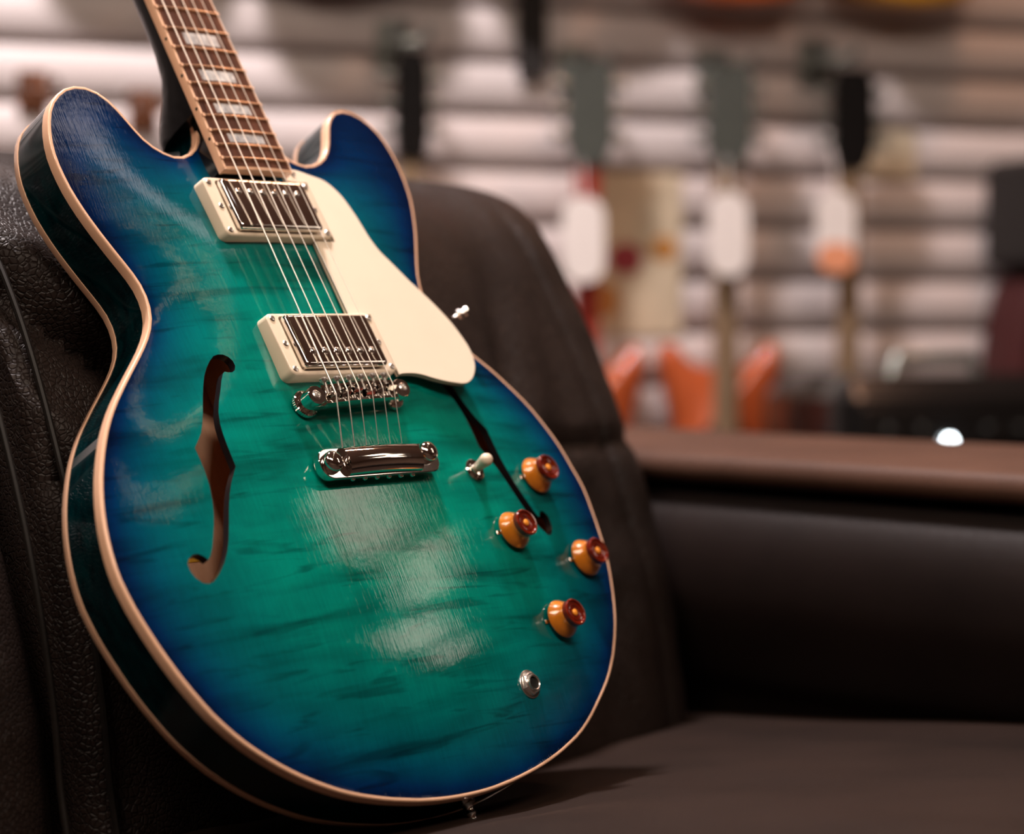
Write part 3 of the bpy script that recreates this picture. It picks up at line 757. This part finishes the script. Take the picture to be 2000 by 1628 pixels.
for s in (-1, 1):
    o = gp('tailpiece_stud', stud, tail, (s*41, TY+s*1.2, 21.8))
for k in range(6): gp('string_ball', ball, tail, (-25.5+10.2*k, TY-10.6, 18.6))

# ---------------- strings
gauge = [.58, .47, .36, .28, .24, .21]
for k in range(6):
    xb = sx_[k]; xn = -17.8+7.12*k; ysad = byx(xb)+(-1.6, -.4, .8, -1.2, .2, 1.4)[k]
    zs = 30.6+chev(xb)*.7
    s = -1 if k < 3 else 1
    pst = posts[(s, (k if k < 3 else 5-k))]
    path = [(-25.5+10.2*k, TY+7.4, 19.6), (xb, ysad-.6, zs-.05), (xb, ysad+.6, zs)]
    for j in range(1, 12): path.append((xb+(xn-xb)*j/12, ysad+(NUT-ysad)*j/12, zs+(bz(NUT)+1.8-zs)*j/12))
    path += [(xn, NUT, bz(NUT)+1.8), (pst[0], pst[1], pst[2]+5)]
    gp('guitar_string', MB().tube(path, gauge[k], 8).mm().mesh('guitar_string', M['steel'], sharp=80))

# ---------------- controls
skirt = MB().lathe([(12.6, 0), (12.8, .6), (12.5, 1.6), (10.6, 4.4), (9.3, 6.6), (8.9, 7.6), (8.9, 12.3), (8.5, 12.9), (7.7, 13.0), (7.5, 12.0)], 40, cap1=False).mm().mesh('control_knob', M['amber'], sharp=35)
capm = MB().lathe([(8.7, 9.3), (8.95, 9.3), (8.98, 12.5), (8.4, 13.15), (7.6, 13.1), (7.3, 11.9), (6.0, 11.5), (3.0, 11.5)], 40, cap0=False, cap1=True).mm().mesh('knob_cap', M['ambertop'], sharp=35)
dotk = MB().lathe([(2.2, 11.4), (2.2, 12.2), (1.7, 12.6)], 20).mm().mesh('knob_centre', M['amberdot'])
ringk = MB().lathe([(5.4, 11.45), (5.4, 11.9), (4.7, 12.0), (4.6, 11.45)], 30, cap0=False, cap1=False).mm().mesh('knob_ring', M['ambertop'])
ptr = MB().box((-13.0, 0, -1.2), (5.5, 2.4, .6)).mm().mesh('knob_pointer', M['chrome'], False)
for x, y, lb in ((148.8, -55.5, 'farthest from the jack'), (100.0, -94.8, 'beside the f-hole end'), (166.5, -116.1, 'nearest the body edge'), (116.0, -156.8, 'nearest the jack')):
    n = Vector((-float(bil(GXg, x, y)), -float(bil(GYg, x, y)), 1)).normalized()
    r = (math.atan2(-n.y, n.z), math.atan2(n.x, n.z), 0)
    kx = gp('control_knob', skirt, None, (x, y, hz(x, y)+2.6), tuple(.5*q for q in r), label='amber top-hat knob '+lb)
    for nm, mm_ in (('knob_cap', capm), ('knob_centre', dotk), ('knob_ring', ringk), ('knob_pointer', ptr)):
        c = gp(nm, mm_, kx); c.location = (0, 0, 0)
x, y = 88.5, -50.0; z = hz(x, y)
b = MB().lathe([(7.6, -.5), (7.6, 1.2), (6.6, 2.0), (5.6, 2.0), (5.0, 1.0), (4.9, 3.6), (3.2, 3.8), (3.0, 2.5), (1.4, 2.2), (1.3, 7)], 28).mm()
tg = gp('toggle_switch', b.mesh('toggle_switch', M['chrome'], sharp=35), None, (x, y, z), label='chrome toggle switch')
b = MB().lathe([(2.6, 0), (3.0, .4), (3.7, 8), (4.3, 12), (4.3, 13.2), (3.5, 15.2), (1.8, 16.4), (.3, 16.6)], 24).mm()
c = gp('switch_tip', b.mesh('switch_tip', M['ivory'], sharp=60), tg, label='cream switch tip'); c.location = (-.0004, 0, .0036); c.rotation_euler = (math.radians(2), math.radians(-14), 0)
x, y = 66.6, -194.2; z = hz(x, y)
nj = Vector((-float(bil(GXg, x, y)), -float(bil(GYg, x, y)), 1)).normalized(); rj = (math.atan2(-nj.y, nj.z), math.atan2(nj.x, nj.z), 0)
b = MB().lathe([(9.0, -.5), (9.0, .7), (8.4, 1.1), (5, 1.1)], 32).mm()
jk = gp('output_jack', b.mesh('output_jack', M['satin'], sharp=35), None, (x, y, z), rj, label='chrome output jack')
b = MB(); hexa = [(7.6*math.cos(PI/3*i+.3), 7.6*math.sin(PI/3*i+.3)) for i in range(6)]
hx = []
for i in range(6):
    for k in range(4):
        t = k/4; hx.append((hexa[i][0]*(1-t)+hexa[(i+1) % 6][0]*t, hexa[i][1]*(1-t)+hexa[(i+1) % 6][1]*t))
def circ(r, n=24): return [(r*math.cos(2*PI*i/n+.3), r*math.sin(2*PI*i/n+.3)) for i in range(n)]
b.loft([[(p[0], p[1], 1.0) for p in hx], [(p[0], p[1], 2.6) for p in hx], [(p[0], p[1], 3.4) for p in circ(6.3)], [(p[0], p[1], 3.4) for p in circ(5.2)], [(p[0], p[1], 4.8) for p in circ(5.1)], [(p[0], p[1], 5.0) for p in circ(4.6)], [(p[0], p[1], 4.4) for p in circ(4.0)], [(p[0], p[1], 1.2) for p in circ(3.9)]], True, False).mm()
gp('jack_nut', b.mesh('jack_nut', M['satin'], sharp=25), jk).location = (0, 0, 0)
gp('jack_bore', MB().lathe([(3.95, 2.6), (3.95, 3.0)], 20).mm().mesh('jack_bore', M['hole']), jk).location = (0, 0, 0)
b = MB().lathe([(5.5, 2), (5.5, -1), (3.2, -2.5), (2.6, -5), (3.6, -7), (2.4, -9), (3.0, -12), (5.8, -13.5), (6.0, -14.6), (3, -15.4)], 22, axis='y').mm()
gp('strap_button', b.mesh('strap_button', M['chrome'], sharp=45), None, (0, -252, -17), label='chrome strap button on the lower rim')
# ================================================================== things on and by the slat wall (far, out of focus)
def gmat(name, c, rough=.25, coat=.6): return plain(name, c, rough, coat=coat, noise_amt=.08, scale=10)
gm_ = dict(orange=gmat('orange_sunburst', (.42, .085, .025)), red=gmat('cherry_red', (.40, .03, .015)), peach=gmat('natural_spruce', (.75, .45, .25)),
  yellow=gmat('amber_yellow', (.90, .45, .04)), brown=gmat('walnut_brown', (.13, .05, .025)), black=gmat('gloss_black', (.006, .006, .006)),
  dark=gmat('dark_headstock', (.07, .08, .072), .4), neck=gmat('brown_neck', (.22, .15, .09), .5, 0), rneck=gmat('red_brown_neck', (.30, .03, .02), .4), white=plain('white_card', (.88, .84, .82), .6, noise_amt=.02),
  salmon=plain('salmon_card', (.85, .36, .20), .6, noise_amt=.03), met=plain('hook_metal', (.30, .33, .31), .3, .8, noise_amt=.05), strap=plain('strap_web', (.012, .009, .008), .8, noise_amt=.1),
  tan=plain('tan_paper', (.60, .50, .36), .8, noise_amt=.1, scale=14), plum=plain('plum_print', (.30, .035, .05), .7, noise_amt=.05), ochre=plain('ochre_print', (.50, .22, .05), .7, noise_amt=.05), dred=plain('dark_red_fabric', (.045, .002, .002), .7, noise_amt=.1))
BODY_A = catmull([(0, .155), (.045, .160), (.078, .190), (.092, .165), (.078, .105), (.070, .055), (.098, -.03), (.104, -.09), (.072, -.145), (0, -.162), (-.072, -.145), (-.104, -.09), (-.098, -.03), (-.070, .055), (-.078, .105), (-.092, .165), (-.078, .190), (-.045, .160)], 4)
BODY_B = catmull([(0, .16), (.05, .158), (.074, .12), (.066, .06), (.07, .02), (.095, -.05), (.10, -.10), (.07, -.15), (0, -.163), (-.07, -.15), (-.10, -.10), (-.095, -.05), (-.07, .02), (-.066, .06), (-.074, .12), (-.05, .158)], 4)
TUN = MB().lathe([(.006, 0), (.006, .008), (.009, .010), (.009, .018)], 10, axis='x').mesh('tuner', gm_['met'])
def outline_body(P, s, t, mat, name):
    b = MB(); P = P*s
    if area2(P) < 0: P = P[::-1]
    Q = offset(P, -.006)
    b.loft([[(x, 0, y) for x, y in Q], [(x, -.006, y) for x, y in P], [(x, -t+.006, y) for x, y in P], [(x, -t, y) for x, y in Q]])
    return b.mesh(name, mat, True, 50)
def hung(kind, a, ztop, label, cat, mats, body=BODY_A, s=1.0, neck=.36, head=.145, group=None, t=.045, d=.045, hw=.034):
    """instrument hanging by its headstock; origin at its lowest point"""
    L = head+neck+.32*s
    o = link(kind, None, None, wp(a, d, ztop-L), (0, 0, WANG)); tag(o, label, cat, group)
    bc = .163*s
    link('body', outline_body(body, s, t, mats[0], 'body'), o, (0, 0, bc))
    nb = L-head
    b = MB().box((0, -t-.002, (bc+.05*s+nb)/2), (.036*s**.5, .018, nb-bc-.05*s), .004)
    nk = link('neck', b.mesh('neck', mats[1]), o)
    hp_ = [(-.020, 0), (-hw, .035), (-hw*.95, head-.02), (-hw*.6, head), (hw*.6, head), (hw*.95, head-.02), (hw, .035), (.020, 0)]
    b = MB().loft([[(x, -t-.004-.012*k, nb+z) for x, z in hp_] for k in (0, 1)])
    hd = link('headstock', b.mesh('headstock', mats[2], True, 30), o)
    for sx in (-1, 1):
        for k in range(3): link('tuner', TUN, hd, (sx*hw, -t-.008, nb+.04+.035*k), (0, 0, 0 if sx > 0 else PI))
    b = MB().lathe([(.042*s, 0), (.040*s, -.003)], 24, (0, -t-.001, bc+.04*s), 'y')
    link('sound_hole', b.mesh('sound_hole', gm_['black']), o)
    return o
def hanger(a, z, label, mt='met', s=1.0):
    o = link('wall_hook', None, None, wp(a, .019, z), (0, 0, WANG)); tag(o, label, 'hook'); o.scale = (s, s, s)
    link('hook_plate', MB().box((0, -.004, 0), (.05, .008, .07), .003).mesh('hook_plate', gm_[mt]), o)
    b = MB().tube([(0, 0, 0), (0, -.045, 0)], .007, 10)
    for s in (-1, 1): b.tube([(0, -.045, 0), (s*.022, -.05, 0), (s*.024, -.085, .004), (s*.024, -.090, .016)], .006, 8)
    link('hook_arm', b.mesh('hook_arm', gm_[mt]), o)
    return o
def price_tag(a, zc, label, mats, w=.062, h=.118, d=.125, two=False):
    o = link('price_tag', None, None, wp(a, d, zc-h/2), (0, 0, WANG)); tag(o, label, 'tag', 'price tags on the hanging instruments')
    P = rrect(w, h, w*.45, 6)
    link('card', MB().loft([[(x, y_, h/2+z) for x, z in P] for y_ in (0, -.002)]).mesh('card', mats[0], False), o)
    if two:
        P2 = [(x, z) for x, z in rrect(w*.98, h*.36, w*.4, 6)]
        link('printed_band', MB().loft([[(x, y_, h*.19+z) for x, z in P2] for y_ in (-.0021, -.0026)]).mesh('printed_band', mats[1], False), o)
    link('tag_string', MB().tube([(0, -.001, h-.004), (.006, .02, h+.05), (-.002, .03, h+.09)], .0012, 6).mesh('tag_string', gm_['white']), o)
    return o
G1 = 'small instruments hanging in the lower row'
hung('hanging_ukulele', .436, 1.085, 'blurred hanging ukulele with a dark narrow headstock, left of the sofa corner', 'ukulele', (gm_['brown'], gm_['neck'], gm_['black']), BODY_B, .85, group=G1, hw=.024)
hung('hanging_ukulele', .695, 1.082, 'blurred hanging ukulele with a grey headstock above the sofa corner', 'ukulele', (gm_['orange'], gm_['rneck'], gm_['dark']), BODY_A, 1.0, .285, group=G1)
hung('hanging_ukulele', .908, 1.086, 'blurred hanging ukulele with an orange-red double-cut body behind the sofa arm', 'ukulele', (gm_['orange'], gm_['neck'], gm_['dark']), BODY_A, 1.0, .285, group=G1)
hung('hanging_ukulele', 1.105, 1.085, 'blurred hanging ukulele with a black body and dark headstock', 'ukulele', (gm_['black'], gm_['neck'], gm_['black']), BODY_B, .85, .33, group=G1)
for a, z, l in ((.436, 1.10, 'metal wall hook holding the leftmost ukulele'), (.703, 1.075, 'round-ended metal wall hook above the sofa corner'), (.918, 1.078, 'metal wall hook holding the orange-red ukulele'), (1.085, 1.10, 'metal wall hook holding the black ukulele'), (-.056, 1.02, 'empty dark wall hook at the far left of the slat wall'), (.088, 1.00, 'empty dark wall hook beside the guitar neck')):
    hanger(a, z, l, 'brown' if l.startswith('empty') else 'met', .8 if l.startswith('empty') else 1.0)
price_tag(.676, .833, 'white rounded price tag nearest the sofa corner', (gm_['white'],))
price_tag(.896, .843, 'white rounded price tag above the orange-red ukulele', (gm_['white'],))
price_tag(1.066, .848, 'white price tag with a salmon lower end', (gm_['white'], gm_['salmon']), two=True)
# upper row: bodies whose lower ends reach the top of the photograph
G2 = 'guitars hanging in the upper row'
BIG = 1.30
def upper(a, zbot, label, mat, d=.06, s=BIG):
    L = .16+.42+.32*s
    return hung('hanging_guitar', a, zbot+L, label, 'guitar', (mat, gm_['neck'], gm_['dark']), BODY_B, s, .42, .16, G2, .06, d)
upper(.060, 1.25, 'brown guitar hanging above the top left of the frame', gm_['brown'])
upper(.340, 1.185, 'brown guitar hanging above the gap between the body horns', gm_['brown'])
upper(.640, 1.225, 'black guitar hanging above the sofa corner', gm_['black'])
upper(.925, 1.172, 'orange guitar hanging at the top edge, only its lower end showing', gmat('bright_orange', (.75, .16, .02)))
upper(1.20, 1.182, 'amber yellow guitar hanging at the top right edge', gm_['yellow'])
# a hanging strap
o = link('guitar_strap', MB().loft([[(x, y, z) for x, y in ((-.022, 0), (.022, 0), (.022, -.004), (-.022, -.004))] for z in (0, .02, .30)]).mesh('guitar_strap', gm_['strap'], False), None, wp(.636, .03, 1.062), (0, 0, WANG))
tag(o, 'black strap end hanging down on the slat wall', 'strap')
# printed papers on the wall
def poster(a0, a1, z0, z1, mat, label, spots=()):
    w, h = a1-a0, z1-z0
    o = link('wall_poster', None, None, wp((a0+a1)/2, .0215, z0), (0, 0, WANG)); tag(o, label, 'poster')
    link('sheet', MB().box((0, 0, h/2), (w, .001, h)).mesh('sheet', mat, False), o)
    for x, z, r, m_ in spots:
        P = rrect(2*r, 1.7*r, r*.8, 5)
        link('print_spot', MB().loft([[(x+p, y_, z+q) for p, q in P] for y_ in (-.0006, -.0010)]).mesh('print_spot', m_, False), o)
poster(.735, .870, .70, .935, gm_['tan'], 'tan printed sheet with plum and ochre spots between two price tags', ((-.020, .11, .026, gm_['plum']), (-.06, .05, .03, gm_['ochre']), (.04, .125, .02, gm_['ochre'])))
poster(1.135, 1.255, .935, 1.005, gm_['tan'], 'small tan card right of the dark headstock')
# the things low on the right
o = link('guitar_amplifier', None, None, wp(1.125, .30, 0), (0, 0, WANG)); tag(o, 'black amplifier cabinet behind the sofa arm on the right', 'amplifier')
link('cabinet', MB().box((0, 0, .325), (.42, .25, .65), .03).mesh('cabinet', gm_['black']), o)
link('grille', MB().box((0, -.127, .26), (.36, .006, .46), .002).mesh('grille', gm_['strap']), o)
link('control_panel', MB().box((0, -.127, .57), (.36, .006, .08), .002).mesh('control_panel', gm_['black']), o)
b = MB().tube([(-.07, 0, .645), (-.06, 0, .672), (.06, 0, .672), (.07, 0, .645)], .009, 10)
link('handle', b.mesh('handle', gm_['met']), o)
pl = link('glint_bead', MB().sphere((0, 0, 0), .005, 12, 8).mesh('glint_bead', plain('glint_glow', (.9, .95, 1), .3, emit=((.85, .95, 1), 25))), o, (-.055, -.136, .564))  # added glowing bead imitates a bright specular glint
pl['label'] = 'small glowing white bead standing in for a glint'
kn = MB().lathe([(.012, 0), (.011, .016), (.004, .018)], 16, axis='y').mesh('panel_knob', gm_['black'])
for k in (0, 1, 3, 4, 5): link('panel_knob', kn, o, (-.14+.05*k, -.130, .575), (0, 0, PI))
# red case standing at the right edge
o = link('instrument_case', None, None, wp(1.445, .09, 0), (0, 0, WANG)); tag(o, 'dark red instrument case standing at the right edge', 'case')
cs = catmull([(-.10, 0), (.10, 0), (.13, .10), (.13, .35), (.09, .52), (.085, .66), (.05, .79), (-.05, .79), (-.085, .66), (-.09, .52), (-.13, .35), (-.13, .10)], 4)
link('shell', MB().loft([[(x*k, y, .0+z*(1 if k == 1 else .985)+(0 if k == 1 else .006)) for x, z in cs] for y, k in ((.06, .94), (.05, 1), (-.05, 1), (-.06, .94))]).mesh('shell', gm_['dred'], True, 50), o)
link('latch', MB().box((-.10, -.062, .45), (.03, .008, .04), .002).mesh('latch', gm_['met']), o)
# black speaker on the wall at the right edge
o = link('wall_speaker', None, None, wp(1.435, .13, .80), (0, 0, WANG)); tag(o, 'black speaker box mounted on the wall at the right edge', 'speaker')
link('box', MB().box((0, 0, .08), (.15, .18, .16), .012).mesh('box', gm_['strap']), o)
link('bracket', MB().box((0, .10, .08), (.04, .035, .06), .003).mesh('bracket', gm_['met']), o)
link('cone', MB().lathe([(.055, 0), (.05, -.004), (.02, .012)], 24, (0, -.091, .08), 'y').mesh('cone', gm_['strap']), o)
